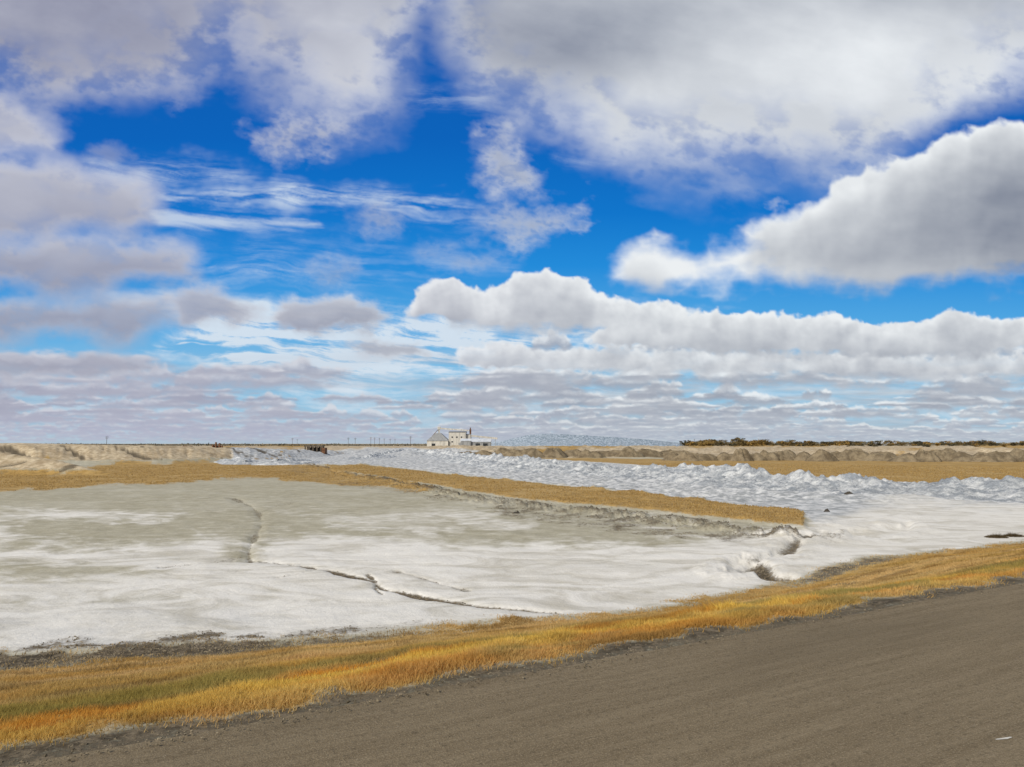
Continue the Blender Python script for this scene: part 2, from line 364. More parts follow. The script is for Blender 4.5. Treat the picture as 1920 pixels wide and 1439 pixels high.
windrow("salt_windrow",[(490,864),(520,856),(560,855),(600,864)],[0.3,1.4,1.4,0.3],3.2,120,30,"bright white salt heap at the channel end",0.5)

# ------------------------------------------------------------------ mounds
def mound(name,rx,ry,h,seed,nr=20,na_=44,rough=0.18,sharp=1.0,round_=False):
    rr=np.linspace(0,1,nr); aa=np.linspace(0,2*math.pi,na_,endpoint=False)
    A_,R_=np.meshgrid(aa,rr); x=R_*np.cos(A_); y=R_*np.sin(A_)
    n=fbm(x*2.2+seed*7.3,y*2.2+seed*3.1,4,0.55)
    gull=fbm(np.cos(A_)*3+seed,np.sin(A_)*3+seed*2,3)
    edge=1+0.22*gull
    prof=(1-R_**1.9)**1.0 if round_ else (0.5+0.5*np.cos(np.pi*R_))**sharp
    z=h*(prof*(1+rough*n*1.5)+0.20*gull*R_*(1-R_)*2)-0.25*(R_>0.99)
    return mesh_np(name,np.stack([(x*rx*edge).ravel(),(y*ry*edge).ravel(),z.ravel()],-1),gridfaces(nr,na_,True))
def heapmat():
    m,nt,b=newmat("spoil_material"); pos=nt.new('ShaderNodeNewGeometry').outputs['Position']
    n=nt.noise(pos,0.6,7,0.65); f=nt.noise(pos,4,6,0.7)
    c=nt.mix(nt.sst(n,0.35,0.65),(0.16,0.125,0.08),(0.31,0.25,0.165)); c=nt.mix(nt.sst(f,0.5,0.75,0,0.6),c,(0.085,0.063,0.037))
    nt.put(b.inputs['Base Color'],c); bump(nt,b,f,0.7,0.3); return m
M_heap=heapmat()
hm=[mound("spoil_heap",1,1,1,i,rough=0.35,round_=True) for i in range(8)]
for me in hm: me.materials.append(M_heap)
u=1262; i=0
while u<2000:
    D=150+random.uniform(-5,5)-(u-1262)*0.016; x,y=at(u,D); w=random.uniform(2.2,4.6)
    o=obj("spoil_heap",hm[i%8],label="rounded grey-brown spoil heap at the edge of a dry field",category="dirt heap",group="row of spoil heaps")
    o.location=(x,y,FLAT-0.05); o.scale=(w,random.uniform(2.6,3.6),random.uniform(1.4,2.5)); o.rotation_euler=(0,0,random.uniform(-.7,.7))
    u+=w*random.uniform(0.8,1.3)/D*FOC; i+=1
u=868
while u<1262:
    D=178+random.uniform(-5,5); x,y=at(u,D); w=random.uniform(3.4,7)
    o=obj("spoil_heap",hm[i%8],label="low broad brown spoil heap beyond the salt channel",category="dirt heap",group="row of spoil heaps")
    o.location=(x,y,FLAT-0.05); o.scale=(w,random.uniform(3,4),random.uniform(1.4,2.3)); o.rotation_euler=(0,0,random.uniform(-.4,.4))
    u+=w*random.uniform(0.75,1.2)/D*FOC; i+=1
def stockmat():
    m,nt,b=newmat("stockpile_material"); pos=nt.new('ShaderNodeNewGeometry').outputs['Position']
    f=nt.noise(pos,0.45,8,0.8); n=nt.noise(pos,0.05,4,0.5)
    c=nt.mix(nt.sst(f,0.44,0.58),(0.20,0.26,0.33),(0.46,0.54,0.64)); c=nt.mix(nt.sst(n,0.5,0.7,0,0.35),c,(0.30,0.35,0.41))
    nt.put(b.inputs['Base Color'],c); bump(nt,b,f,0.7,1.0); return m
M_stock=stockmat()
ns,nw=160,30
us=np.linspace(905,1310,ns); prof=1.34*np.interp(us,[905,935,985,1010,1060,1150,1240,1310],[0,3.8,9.3,10.4,10.2,7.8,4.8,1.2])
cw=np.linspace(-1,1,nw); D0=790
xx=((us-CU)/FOC*D0)[:,None]+0*cw[None,:]; yy=D0+cw[None,:]*(prof[:,None]*2.2+2)
zz=FLAT+prof[:,None]*np.clip(1.12-1.12*np.abs(cw)[None,:],0,1)*(1+0.06*fbm(xx*0.12,yy*0.12,4))-0.4*(np.abs(cw)[None,:]>0.95)
obj("salt_stockpile",mesh_np("salt_stockpile",np.stack([xx.ravel(),yy.ravel(),zz.ravel()],-1),gridfaces(ns,nw)),M_stock,label="huge long bluish-white salt stockpile beside the plant",category="salt pile")

# ------------------------------------------------------------------ solids
def joinparts(name,parts):
    vs=[];fs=[];k=0
    me=bpy.data.meshes.new(name)
    for v,f in parts:
        vs+=list(v); fs+=[tuple(i+k for i in q_) for q_ in f]; k+=len(v)
    me.from_pydata([tuple(map(float,p)) for p in vs],[],fs); me.update(); return me
def box(cx,cy,z0,sx,sy,sz):
    v=[(cx+a*sx/2,cy+b_*sy/2,z0+c*sz) for c in (0,1) for a,b_ in ((-1,-1),(1,-1),(1,1),(-1,1))]
    return v,[(3,2,1,0),(4,5,6,7),(0,1,5,4),(1,2,6,5),(2,3,7,6),(3,0,4,7)]
def cyl(cx,cy,z0,r0,r1,h,n=32):
    v=[];
    for k,(r,z) in enumerate(((r0,z0),(r1,z0+h))):
        v+=[(cx+r*math.cos(2*math.pi*i/n),cy+r*math.sin(2*math.pi*i/n),z) for i in range(n)]
    f=[(i,(i+1)%n,n+(i+1)%n,n+i) for i in range(n)]+[tuple(range(n))[::-1],tuple(range(n,2*n))]
    return v,f
def beam(p,q_,w):
    p=Vector(p);q_=Vector(q_);d=(q_-p).normalized(); a=d.cross(Vector((0,0,1)))
    if a.length<1e-3:a=Vector((1,0,0))
    a.normalize(); b_=d.cross(a); a*=w/2;b_*=w/2
    v=[p-a-b_,p+a-b_,p+a+b_,p-a+b_,q_-a-b_,q_+a-b_,q_+a+b_,q_-a+b_]
    return [tuple(t) for t in v],[(3,2,1,0),(4,5,6,7),(0,1,5,4),(1,2,6,5),(2,3,7,6),(3,0,4,7)]
def gable(cx,cy,z0,sx,sy,h,ov=0.4):
    X0,X1=cx-sx/2-ov,cx+sx/2+ov; Y0,Y1=cy-sy/2-ov,cy+sy/2+ov
    v=[(X0,Y0,z0),(X1,Y0,z0),(X1,Y1,z0),(X0,Y1,z0),(X0,cy,z0+h),(X1,cy,z0+h)]
    return v,[(3,2,1,0),(0,1,5,4),(2,3,4,5),(0,4,3),(1,2,5)]
def hip(cx,cy,z0,sx,sy,h,rx,ry):
    v=[(cx+a*sx/2,cy+b_*sy/2,z0) for a,b_ in ((-1,-1),(1,-1),(1,1),(-1,1))]+[(cx+a*rx/2,cy+b_*ry/2,z0+h) for a,b_ in ((-1,-1),(1,-1),(1,1),(-1,1))]
    return v,[(3,2,1,0),(4,5,6,7),(0,1,5,4),(1,2,6,5),(2,3,7,6),(3,0,4,7)]
M_white=simple("white_sheet_metal",(0.46,0.45,0.42),(0.68,0.66,0.61),0.25,0.6,0.2,0.05,(3,3,0.4))
M_grey=simple("grey_sheet_metal",(0.22,0.23,0.24),(0.36,0.37,0.38),0.5,0.6,0.2,0.05,(3,3,0.4))
M_roof=simple("pale_roof",(0.50,0.54,0.60),(0.66,0.69,0.74),0.3,0.5)
M_roof2=simple("dull_roof",(0.20,0.22,0.25),(0.32,0.35,0.38),0.3,0.6)
M_rust=simple("rusty_steel",(0.12,0.055,0.03),(0.21,0.11,0.065),2.0)
M_win=simple("dark_glass",(0.03,0.035,0.04),(0.05,0.055,0.06),1.0,0.25)
M_wood=simple("weathered_wood",(0.09,0.07,0.05),(0.16,0.13,0.10),3.0,0.9,0.4,0.03,(5,5,0.5))
def top(name,loc,label,cat,group=None):
    e=bpy.data.objects.new(name,None); COL.objects.link(e); e.location=loc; e["label"]=label; e["category"]=cat; e.empty_display_size=0.5
    if group:e["group"]=group
    return e
D=700; x,y=at(823,D); T=top("storage_building",(x,y,FLAT),"white salt storage building with steep sloped roof and elevator leg","industrial building")
obj("wall",joinparts("wall",[box(0,0,-0.3,20.5,18,6.4)]),M_white,parent=T)
obj("roof",joinparts("roof",[hip(0,0,6.12,21.5,19,7.6,5.0,6.0)]),M_grey,parent=T)
obj("elevator_leg",joinparts("elevator_leg",[box(0.5,0,13.74,1.6,1.4,3.6),box(0.5,0,17.34,2.8,2.4,1.9),gable(0.5,0,19.24,2.8,2.4,0.8,0.1)]),M_white,parent=T)
obj("loading_chute",joinparts("loading_chute",[beam((-6,-2,10.6),(-0.4,-1.2,17.0),0.5)]),M_rust,parent=T)
obj("door",joinparts("door",[box(-4,-9.1,-0.1,3.4,0.16,3.6)]),M_win,parent=T)
x,y=at(863,D); T=top("processing_building",(x,y,FLAT),"tall blocky white salt processing building with rooftop conveyor","industrial building")
obj("wall",joinparts("wall",[box(-2.2,0,-0.3,16.5,14,14.6),box(8.3,1,-0.3,4.3,11,12.6)]),M_white,parent=T)
obj("roof",joinparts("roof",[gable(-2.2,0,14.31,16.5,14,1.3),box(8.3,1,12.32,4.6,11.4,0.4)]),M_grey,parent=T)
obj("conveyor_gallery",joinparts("conveyor_gallery",[beam((-19,-1.5,18.2),(9,-1.5,16.2),1.3),beam((-10.5,-1.5,14.8),(-10.5,-1.5,17),0.4)]),M_white,parent=T)
obj("exhaust_tower",joinparts("exhaust_tower",[box(10.2,0,12.73,1.7,1.5,4.6),cyl(10.2,0,17.33,0.5,0.5,1.8,10)]),M_rust,parent=T)
for wx,wz in ((-7,9),(-2.5,9),(2,9),(-7,4.5)):
    obj("window",joinparts("window",[box(wx,-7.06,wz,1.5,0.12,1.3)]),M_win,parent=T)
obj("door",joinparts("door",[box(1,-7.06,-0.2,3.6,0.12,4.4)]),M_grey,parent=T)
x,y=at(893,D-30); T=top("storage_shed",(x,y,FLAT),"long low grey metal shed with pale pitched roof","shed")
obj("wall",joinparts("wall",[box(0,0,-0.3,28,14,5.3),box(-9,-7.5,-0.3,9,3,6.0)]),M_grey,parent=T)
obj("roof",joinparts("roof",[gable(0,0,5.02,28,14,3.1),box(-9,-7.7,5.72,9.6,3.4,0.3)]),M_roof,parent=T)
for dx in (2,9): obj("door",joinparts("door",[box(dx,-7.08,-0.2,4.2,0.14,3.9)]),M_win,parent=T)
x,y=at(907,D+20); T=top("conveyor",(x,y,FLAT),"white inclined conveyor leading to the salt stockpile","conveyor")
obj("gallery",joinparts("gallery",[beam((-14,0,11.4),(14,0,8.5),1.9)]),M_white,parent=T)
obj("trestle",joinparts("trestle",[beam((a,0,-0.3),(a,0,9.2-a*0.10),0.35) for a in (-12,-4,4,12)]+[beam((-12,0,0),(-4,0,9),0.2),beam((-4,0,0),(4,0,8.6),0.2),beam((4,0,0),(12,0,7),0.2)]),M_grey,parent=T)

x,y=at(411,150); zb=tz(x,y); T=top("sluice_gate",(x,y,zb-0.5),"rusty steel sluice gate frame standing in the spoil bank","gate")
obj("frame",joinparts("frame",[box(a,0,-0.6,0.28,0.32,b_) for a,b_ in ((-0.9,2.0),(-0.25,2.5),(0.5,2.3),(1.0,1.8))]+[box(0,0.2,0.9,2.2,0.15,0.25)]),M_rust,parent=T)
obj("gate_panel",joinparts("gate_panel",[box(0.1,0.33,-0.5,1.8,0.1,1.5)]),M_wood,parent=T)
x,y=at(592,200); zb=max(tz(x,y),FLAT); T=top("loading_trestle",(x,y,zb-0.2),"dark weathered timber trestle at the head of the channel","trestle")
obj("deck",joinparts("deck",[box(0,0,1.5,5.0,3,0.3)]),M_wood,parent=T)
obj("frame",joinparts("frame",[box(a,b_,-0.6,0.3,0.3,2.08) for a in (-2.2,-1.1,0,1.1,2.2) for b_ in (-1.2,1.2)]+[box(0,1.45,-0.4,5.0,0.12,1.7)]),M_wood,parent=T)
obj("side_panel",joinparts("side_panel",[box(2.96,-0.5,-0.5,0.9,2.5,1.7)]),M_rust,parent=T)
x,y=at(356,145); T=top("pump_house",(x,y,tz(x,y)-0.2),"tiny weathered pump shed on the spoil bank","shed")
obj("wall",joinparts("wall",[box(0,0,-0.8,1.5,1.3,1.3)]),M_wood,parent=T)
obj("roof",joinparts("roof",[gable(0,0,0.52,1.5,1.3,0.3,0.15)]),M_rust,parent=T)
x,y=at(1655,820); T=top("farm_building",(x,y,FLAT),"low grey metal farm building with pitched roof","farm building")
obj("wall",joinparts("wall",[box(0,0,-0.3,24,8,3.9)]),M_grey,parent=T)
obj("roof",joinparts("roof",[gable(0,0,3.62,24,8,2.6)]),M_roof,parent=T)
obj("door",joinparts("door",[box(4.8,-4.06,-0.2,2.6,0.12,3.2)]),M_win,parent=T)
pm=joinparts("utility_pole",[cyl(0,0,-0.5,0.2,0.13,10.5,8),box(0,0,8.9,2.6,0.16,0.2),box(0,0,7.9,2.0,0.14,0.16)]+[cyl(a,0,9.12,0.06,0.05,0.28,6) for a in (-1.15,-0.5,0.5,1.15)])
pm.materials.append(M_wood)
for uu,dd,s_ in ((205,420,.75),(551,700,.9),(560,900,.9),(655,640,.9),(668,680,.9),(697,700,1),(704,760,1),(713,820,1),(722,880,1),(733,940,1),(742,1000,1),(771,620,1.0),(1052,900,1.1),(1300,950,1)):
    x,y=at(uu,dd); o=obj("utility_pole",pm,label="thin wooden utility pole with crossarm on the plain",category="utility pole",group="distant line of utility poles")
    o.location=(x,y,FLAT+(0.5 if uu<300 else 0)); o.scale=(s_,s_,s_); o.rotation_euler=(0,0,random.uniform(-.5,.5))

# ------------------------------------------------------------------ distant trees
def foliage_mat():
    m,nt,b=newmat("foliage_material"); a=nt.new('ShaderNodeAttribute',attribute_name='tint')
    oi=nt.new('ShaderNodeObjectInfo'); base=nt.mix(nt.sst(oi.outputs['Random'],0.35,0.9),(0.10,0.09,0.055),(0.30,0.20,0.065))
    mul=nt.new('ShaderNodeMix',data_type='RGBA',blend_type='MULTIPLY'); mul.inputs[0].default_value=1
    nt.l.new(base,mul.inputs[6]); nt.l.new(a.outputs['Color'],mul.inputs[7]); nt.put(b.inputs['Base Color'],mul.outputs[2]); return m
M_fol=foliage_mat()
def tree_mesh(seed,h=7,wide=3.0):
    r=np.random.default_rng(seed); vs=[];fs=[];tn=[]
    def limb(p,q_,r0,r1):
        k=len(vs); v,f=beam(p,q_,1.0); p=np.array(p);q_=np.array(q_)
        for i_,t in enumerate(v):
            c=p if i_<4 else q_; rr=r0 if i_<4 else r1
            vs.append(tuple(c+(np.array(t)-c)*rr*2)); tn.append((0.7,0.6,0.5,1))
        for f_ in f: fs.append(tuple(a+k for a in f_))
    limb((0,0,-0.3),(0.1,0,h*0.5),0.22,0.12)
    cl=[]
    for i_ in range(8):
        a=r.uniform(0,6.28); e=(math.cos(a)*wide*r.uniform(.3,1.0),math.sin(a)*wide*r.uniform(.3,1.0),h*r.uniform(.35,.95))
        limb((0.05,0,h*r.uniform(.2,.5)),e,0.09,0.04); cl.append(e)
    cl+= [(r.normal(0,wide*.5),r.normal(0,wide*.5),h*r.uniform(.15,.9)) for _ in range(12)]
    for c in cl:
        sh=r.uniform(0.5,1.5); R_=r.uniform(.6,1.3)*wide*0.34
        for _ in range(50):
            d=r.normal(0,1,3); d/=np.linalg.norm(d); p=np.array(c)+d*R_*r.uniform(.2,1.2)**.6*np.array([1,1,.8])
            a1=r.normal(0,.26,3); a2=r.normal(0,.26,3); k=len(vs)
            vs.extend([tuple(p-a1),tuple(p+a1),tuple(p+a2)]); t=sh*r.uniform(.7,1.3); tn.extend([(t,t,t,1)]*3); fs.append((k,k+1,k+2))
    me=bpy.data.meshes.new("tree"); me.from_pydata([tuple(map(float,v)) for v in vs],[],fs); me.update(); addcol(me,"tint",tn); me.materials.append(M_fol); return me
tm=[tree_mesh(i,random.uniform(5,8),random.uniform(2.6,4.2)) for i in range(8)]
for i in range(210):
    if i<140: uu=random.uniform(1285,2050); dd=random.uniform(760,960)
    elif i<165: uu=random.uniform(1283,1420); dd=random.uniform(640,780)
    else: uu=random.uniform(1440,1900); dd=random.uniform(520,680)
    s_=random.uniform(0.45,1.1)*(1.05 if i<165 else 0.55)
    if i==0: uu,dd,s_=1381,680,1.5
    x,y=at(uu,dd); o=obj("tree",tm[i%8],label="small autumn shelterbelt tree with thinning brown and yellow foliage",category="tree",group="distant shelterbelt trees")
    o.location=(x,y,FLAT); o.scale=(s_*1.6,s_*1.6,s_); o.rotation_euler=(0,0,random.uniform(0,6.28))
nb_=30000; uu=RNG.uniform(-400,2300,nb_); dd=RNG.uniform(1000,1900,nb_)
dn=vn(uu/35,dd*0+2); h=(1.2+3.4*dn)*np.where(uu>1250,1.5,0.6)
x=(uu-CU)/FOC*dd; y=dd; zb=FLAT+RNG.random(nb_)*h
a1=RNG.normal(0,1.1,(nb_,3)); a2=RNG.normal(0,1.1,(nb_,3)); p=np.stack([x,y,zb],-1)
v=np.stack([p-a1,p+a1,p+a2],1).reshape(-1,3)
M_brush=simple("far_brush",(0.12,0.125,0.11),(0.20,0.17,0.11),0.05)
obj("far_brush",mesh_np("far_brush",v,np.arange(nb_*3).reshape(-1,3),False),M_brush,label="far-off dark line of brush on the prairie horizon",kind="stuff")

# ------------------------------------------------------------------ grass
def grass_mat():
    m=bpy.data.materials.new("dry_grass_material"); m.use_nodes=True; nt=NT(m.node_tree); nt.n.clear()
    a=nt.new('ShaderNodeAttribute',attribute_name='tint').outputs['Color']
    d=nt.new('ShaderNodeBsdfDiffuse'); t=nt.new('ShaderNodeBsdfTranslucent'); nt.l.new(a,d.inputs[0]); nt.l.new(a,t.inputs[0])
    mx=nt.new('ShaderNodeMixShader'); mx.inputs[0].default_value=0.45; nt.l.new(d.outputs[0],mx.inputs[1]); nt.l.new(t.outputs[0],mx.inputs[2])
    o=nt.new('ShaderNodeOutputMaterial'); nt.l.new(mx.outputs[0],o.inputs[0]); return m
M_grass=grass_mat()
def blades(name,x,y,z,h,w,col,lean=0.5):
    n=len(x); a=RNG.uniform(0,6.283,n); la=RNG.uniform(0,6.283,n); L=h*lean*RNG.random(n)
    bx=np.cos(a)*w; by=np.sin(a)*w
    p0=np.stack([x-bx,y-by,z-0.02],-1); p1=np.stack([x+bx,y+by,z-0.02],-1)
    tp=np.stack([x+np.cos(la)*L,y+np.sin(la)*L,z+h],-1)
    v=np.stack([p0,p1,tp],1).reshape(-1,3)
    me=mesh_np(name,v,np.arange(n*3).reshape(-1,3),False)
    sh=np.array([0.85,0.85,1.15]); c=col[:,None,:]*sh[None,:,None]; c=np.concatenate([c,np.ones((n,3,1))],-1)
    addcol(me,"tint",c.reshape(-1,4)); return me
N=3000000
r=np.exp(RNG.uniform(math.log(4.5),math.log(60),N)); a=np.radians(RNG.uniform(-39,39,N)); x=r*np.sin(a); y=r*np.cos(a)
s=NX*x+NY*y; t=TX*x+TY*y
k=(s>5.4)&(s<15.6); x,y,s,t,r=x[k],y[k],s[k],t[k],r[k]
z,zn=terrain(x,y); gcov=zn[:,1]*(1-0.9*zn[:,2]); patch=fbm(x*1.3,y*1.3,3); thin_=ss(-0.5,0.15,fbm(x*2.4+7,y*2.4,4,0.6))
k=(RNG.random(len(x))<gcov*(0.85+0.6*patch)*(0.25+0.75*thin_)); x,y,s,t,r,z,patch=x[k],y[k],s[k],t[k],r[k],z[k],patch[k]
n=len(x); print("verge blades",n)
tuft=fbm(x*2.2,y*2.2,3); band=np.exp(-((s-6.8)/1.0)**2)
h=(0.018+0.030*RNG.random(n))*(1+1.3*np.maximum(0,tuft))*(0.85+1.3*band*np.clip(patch+0.45,0,1))
tA=np.array((0.70,0.50,0.23)); tB=np.array((0.56,0.36,0.12)); orn=np.array((0.72,0.36,0.05)); yel=np.array((0.82,0.58,0.12)); grn=np.array((0.34,0.29,0.08)); brn=np.array((0.28,0.175,0.07))
w1=ss(-0.3,0.4,fbm(t*0.35+3,s*1.4,4))[:,None]; col=tA*(1-w1)+tB*w1
pc=fbm(t*0.55+20,s*1.5,4,0.6); pc2=fbm(t*0.8+50,s*2.2+9,4,0.6)
wo=(band*ss(-0.35,0.15,pc))[:,None]*0.95; c2w=ss(-0.1,0.15,pc2)[:,None]; c2=yel*(1-c2w)+orn*c2w; col=col*(1-wo)+c2*wo
wg=(ss(-0.02,0.28,-pc)*(0.22+0.6*band))[:,None]; col=col*(1-wg)+grn*wg
wb=(ss(0.05,0.32,fbm(t*0.9+80,s*2.6,4,0.6))*0.65)[:,None]*(1-band[:,None]*.35); col=col*(1-wb)+brn*wb
col=col*RNG.uniform(0.85,1.12,(n,1))
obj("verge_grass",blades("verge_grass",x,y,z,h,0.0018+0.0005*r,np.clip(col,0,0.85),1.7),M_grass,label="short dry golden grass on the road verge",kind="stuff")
N=500000
r=np.exp(RNG.uniform(math.log(22),math.log(130),N)); a=np.radians(RNG.uniform(-40,40,N)); x=r*np.sin(a); y=r*np.cos(a); s=NX*x+NY*y
k=s>16; x,y,r=x[k],y[k],r[k]; z,zn=terrain(x,y); patch=fbm(x*0.5,y*0.5,3)
k=RNG.random(len(x))<ss(0.35,0.8,zn[:,1])*(0.5+0.9*patch)*(1-zn[:,2]); x,y,r,z,patch=x[k],y[k],r[k],z[k],patch[k]
n=len(x); print("field blades",n)
PAL=np.array([(0.52,0.33,0.10),(0.58,0.40,0.15),(0.62,0.46,0.22),(0.36,0.23,0.10)]); idx=RNG.choice([0,1,1,2,2,3],n); col=PAL[idx]*RNG.uniform(0.75,1.05,(n,1))
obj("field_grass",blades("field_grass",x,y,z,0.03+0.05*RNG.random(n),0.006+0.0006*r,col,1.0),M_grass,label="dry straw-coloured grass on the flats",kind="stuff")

# ------------------------------------------------------------------ gravel and clods
def clods(name,x,y,z,sz,mat,label):
    base=np.array([(1,0,0),(-1,0,0),(0,1,0),(0,-1,0),(0,0,1),(0,0,-1)],float); F=np.array([(0,2,4),(2,1,4),(1,3,4),(3,0,4),(2,0,5),(1,2,5),(3,1,5),(0,3,5)])
    n=len(x); J=base[None]*RNG.uniform(.5,1.2,(n,6,1))+RNG.normal(0,.15,(n,6,3)); J[:,:,2]*=0.7
    v=np.stack([x,y,z],-1)[:,None,:]+J*sz[:,None,None]; f=(np.arange(n)[:,None,None]*6+F[None]).reshape(-1,3)
    obj(name,mesh_np(name,v.reshape(-1,3),f,False),mat,label=label,kind="stuff")
M_grav=simple("gravel_material",(0.09,0.072,0.047),(0.30,0.25,0.175),3.0,0.95,0.3,0.02)
N=60000; r=np.exp(RNG.uniform(math.log(4.2),math.log(40),N)); a=np.radians(RNG.uniform(-46,46,N)); x=r*np.sin(a); y=r*np.cos(a); s=NX*x+NY*y
k=(s>5.15)&(s<6.1)&(RNG.random(N)<np.exp(-np.abs(s-5.45)/0.25)); x,y,r,s=x[k],y[k],r[k],s[k]; z,_=terrain(x,y); z=np.where(s<ROAD_E,0.0,z)
clods("shoulder_gravel",x,y,z,RNG.uniform(0.004,0.014,len(x)),M_grav,"dark loose gravel along the asphalt edge")
N=700000; r=np.exp(RNG.uniform(math.log(9),math.log(90),N)); a=np.radians(RNG.uniform(-42,42,N)); x=r*np.sin(a); y=r*np.cos(a); s=NX*x+NY*y
k=(s>9.5); x,y,r=x[k],y[k],r[k]; z,zn=terrain(x,y); k=RNG.random(len(x))<ss(0.25,0.8,zn[:,2])*0.5; x,y,r,z=x[k],y[k],r[k],z[k]
clods("dirt_clods",x,y,z,RNG.uniform(0.006,0.03,len(x))*(0.6+r*0.022),M_grav,"dark dried mud clods scattered along the banks")
def rock(u,v,sx,sy,sz,label,mat,seed):
    x,y=g(u,v); me=mound("rock",1,1,1,seed,12,22,0.5,0.45); me.materials.append(mat)
    o=obj("rock",me,label=label,category="rock",loc=(x,y,tz(x,y)-0.03)); o.scale=(sx,sy,sz)
M_dark=simple("dark_rock",(0.04,0.038,0.035),(0.11,0.095,0.075),6,0.9,0.6,0.05)
rock(1592,929,0.45,0.32,0.22,"flat dark block lying on the salt crust",M_dark,3)
rock(1550,960,0.16,0.2,0.16,"dark lump beside the channel bank",M_dark,5)
rock(968,963,0.2,0.16,0.12,"dark rock sitting on the dried mud",M_dark,7)
for (u_,v_) in ((1868,1008),(1900,1006)):
    x0,y0=g(u_,v_); n=900; rr_=RNG.random(n)**.5; th=RNG.uniform(0,6.283,n); X_=rr_*np.cos(th)*0.42; Y_=rr_*np.sin(th)*0.3
    Zb=tz(x0,y0); me=blades("scrub",X_,Y_,np.zeros(n)+0.0,(0.05+0.15*RNG.random(n))*(1.1-rr_),np.full(n,0.014),np.array([(0.12,0.09,0.05)])*RNG.uniform(.5,1.6,(n,1)),1.4)
    obj("scrub",me,M_grass,label="low dark dry scrub at the foot of the verge",category="shrub",loc=(x0,y0,Zb))

# ------------------------------------------------------------------ sky dome : cloud deck worked out per direction
Ug=np.concatenate([np.arange(-1500,-60,14),np.arange(-60,1980,2.0),np.arange(1980,3400,14)])
Vg=np.concatenate([np.arange(-500,-20,7),np.arange(-20,640,1.9),np.arange(640,848,1.0)])
U,V=np.meshgrid(Ug,Vg)
dV=np.gradient(Vg)
L3=lambda *c: np.array(c,float)
def lerp3(a,b,t): return a*(1-t[...,None])+b*t[...,None]
def ramp(V,xs,cols):
    return np.stack([np.interp(V,xs,[c[i] for c in cols]) for i in range(3)],-1)
img=ramp(V,[-500,50,260,400,500,600,700,780,832],[(0.004,0.08,0.35),(0.004,0.10,0.43),(0.004,0.125,0.50),(0.006,0.18,0.60),(0.018,0.26,0.70),(0.08,0.38,0.76),(0.22,0.52,0.78),(0.34,0.57,0.74),(0.42,0.56,0.67)])
lft=1-ss(200,1300,U)
GR=lerp3(L3(.22,.25,.32),L3(.28,.29,.385),lft); WH=lerp3(L3(.84,.87,.89),L3(.71,.72,.78),lft)
def comp(a,c):
    global img
    img=img*(1-a[...,None])+c*a[...,None]
def colr(s): return GR+(WH-GR)*np.clip(s,0,1)[...,None]
warp2=fbm(U/60+9,V/45+3,4,.55)
wv=fbm(U/170+2,V/60+4,4,.5)
V_=V-0.085*(U-600)+22*wv
sn=fbm(U/170+11+0.5*wv,V_/11,6,.60); sn2=fbm(U/60+2,V_/16+6,6,.62)
cir=np.zeros(U.shape)
for poly,w,amt in [([(170,315),(300,300),(470,318),(490,350),(300,350),(200,335)],34,.6),([(300,362),(420,345),(700,350),(900,392),(820,398),(650,388),(450,380),(320,380)],24,.9),
   ([(340,492),(500,498),(640,512),(560,520),(380,508)],16,.5),([(770,178),(860,165),(940,190),(840,200)],26,.35),([(380,320),(420,335),(330,345),(320,330)],18,.5),
   ([(1040,295),(1150,300),(1180,315),(1060,310)],16,.35),([(700,395),(880,395),(1000,420),(860,430)],24,.45),([(380,585),(500,572),(620,598),(830,605),(1000,630),(980,690),(600,710),(420,700),(300,650)],30,2.0),
   ([(200,560),(480,560),(800,580),(760,620),(400,610)],28,.8),([(760,470),(900,470),(960,500),(800,520)],34,.3),([(300,470),(700,450),(800,520),(560,560),(380,540)],70,.28),([(600,600),(1150,600),(1500,650),(1100,760),(500,760)],60,1.0),
   ([(-400,690),(2400,690),(2400,840),(-400,840)],40,.5)]:
    cir=np.maximum(cir,ss(-w,w,sdpoly(U,V,poly,1.0,200)+w*.9*warp2)*amt)
comp(np.clip(cir*ss(-0.5,0.65,sn+0.65*sn2),0,0.92),L3(.68,.77,.86)+0*img)
b_=sdpoly(U,V+3*sn2,[(285,402),(330,402),(430,409),(600,421),(560,426),(420,425),(300,421)],1.0,60); comp(ss(-11,11,b_+10*sn+7*sn2)*0.72,L3(.66,.74,.83)+0*img)
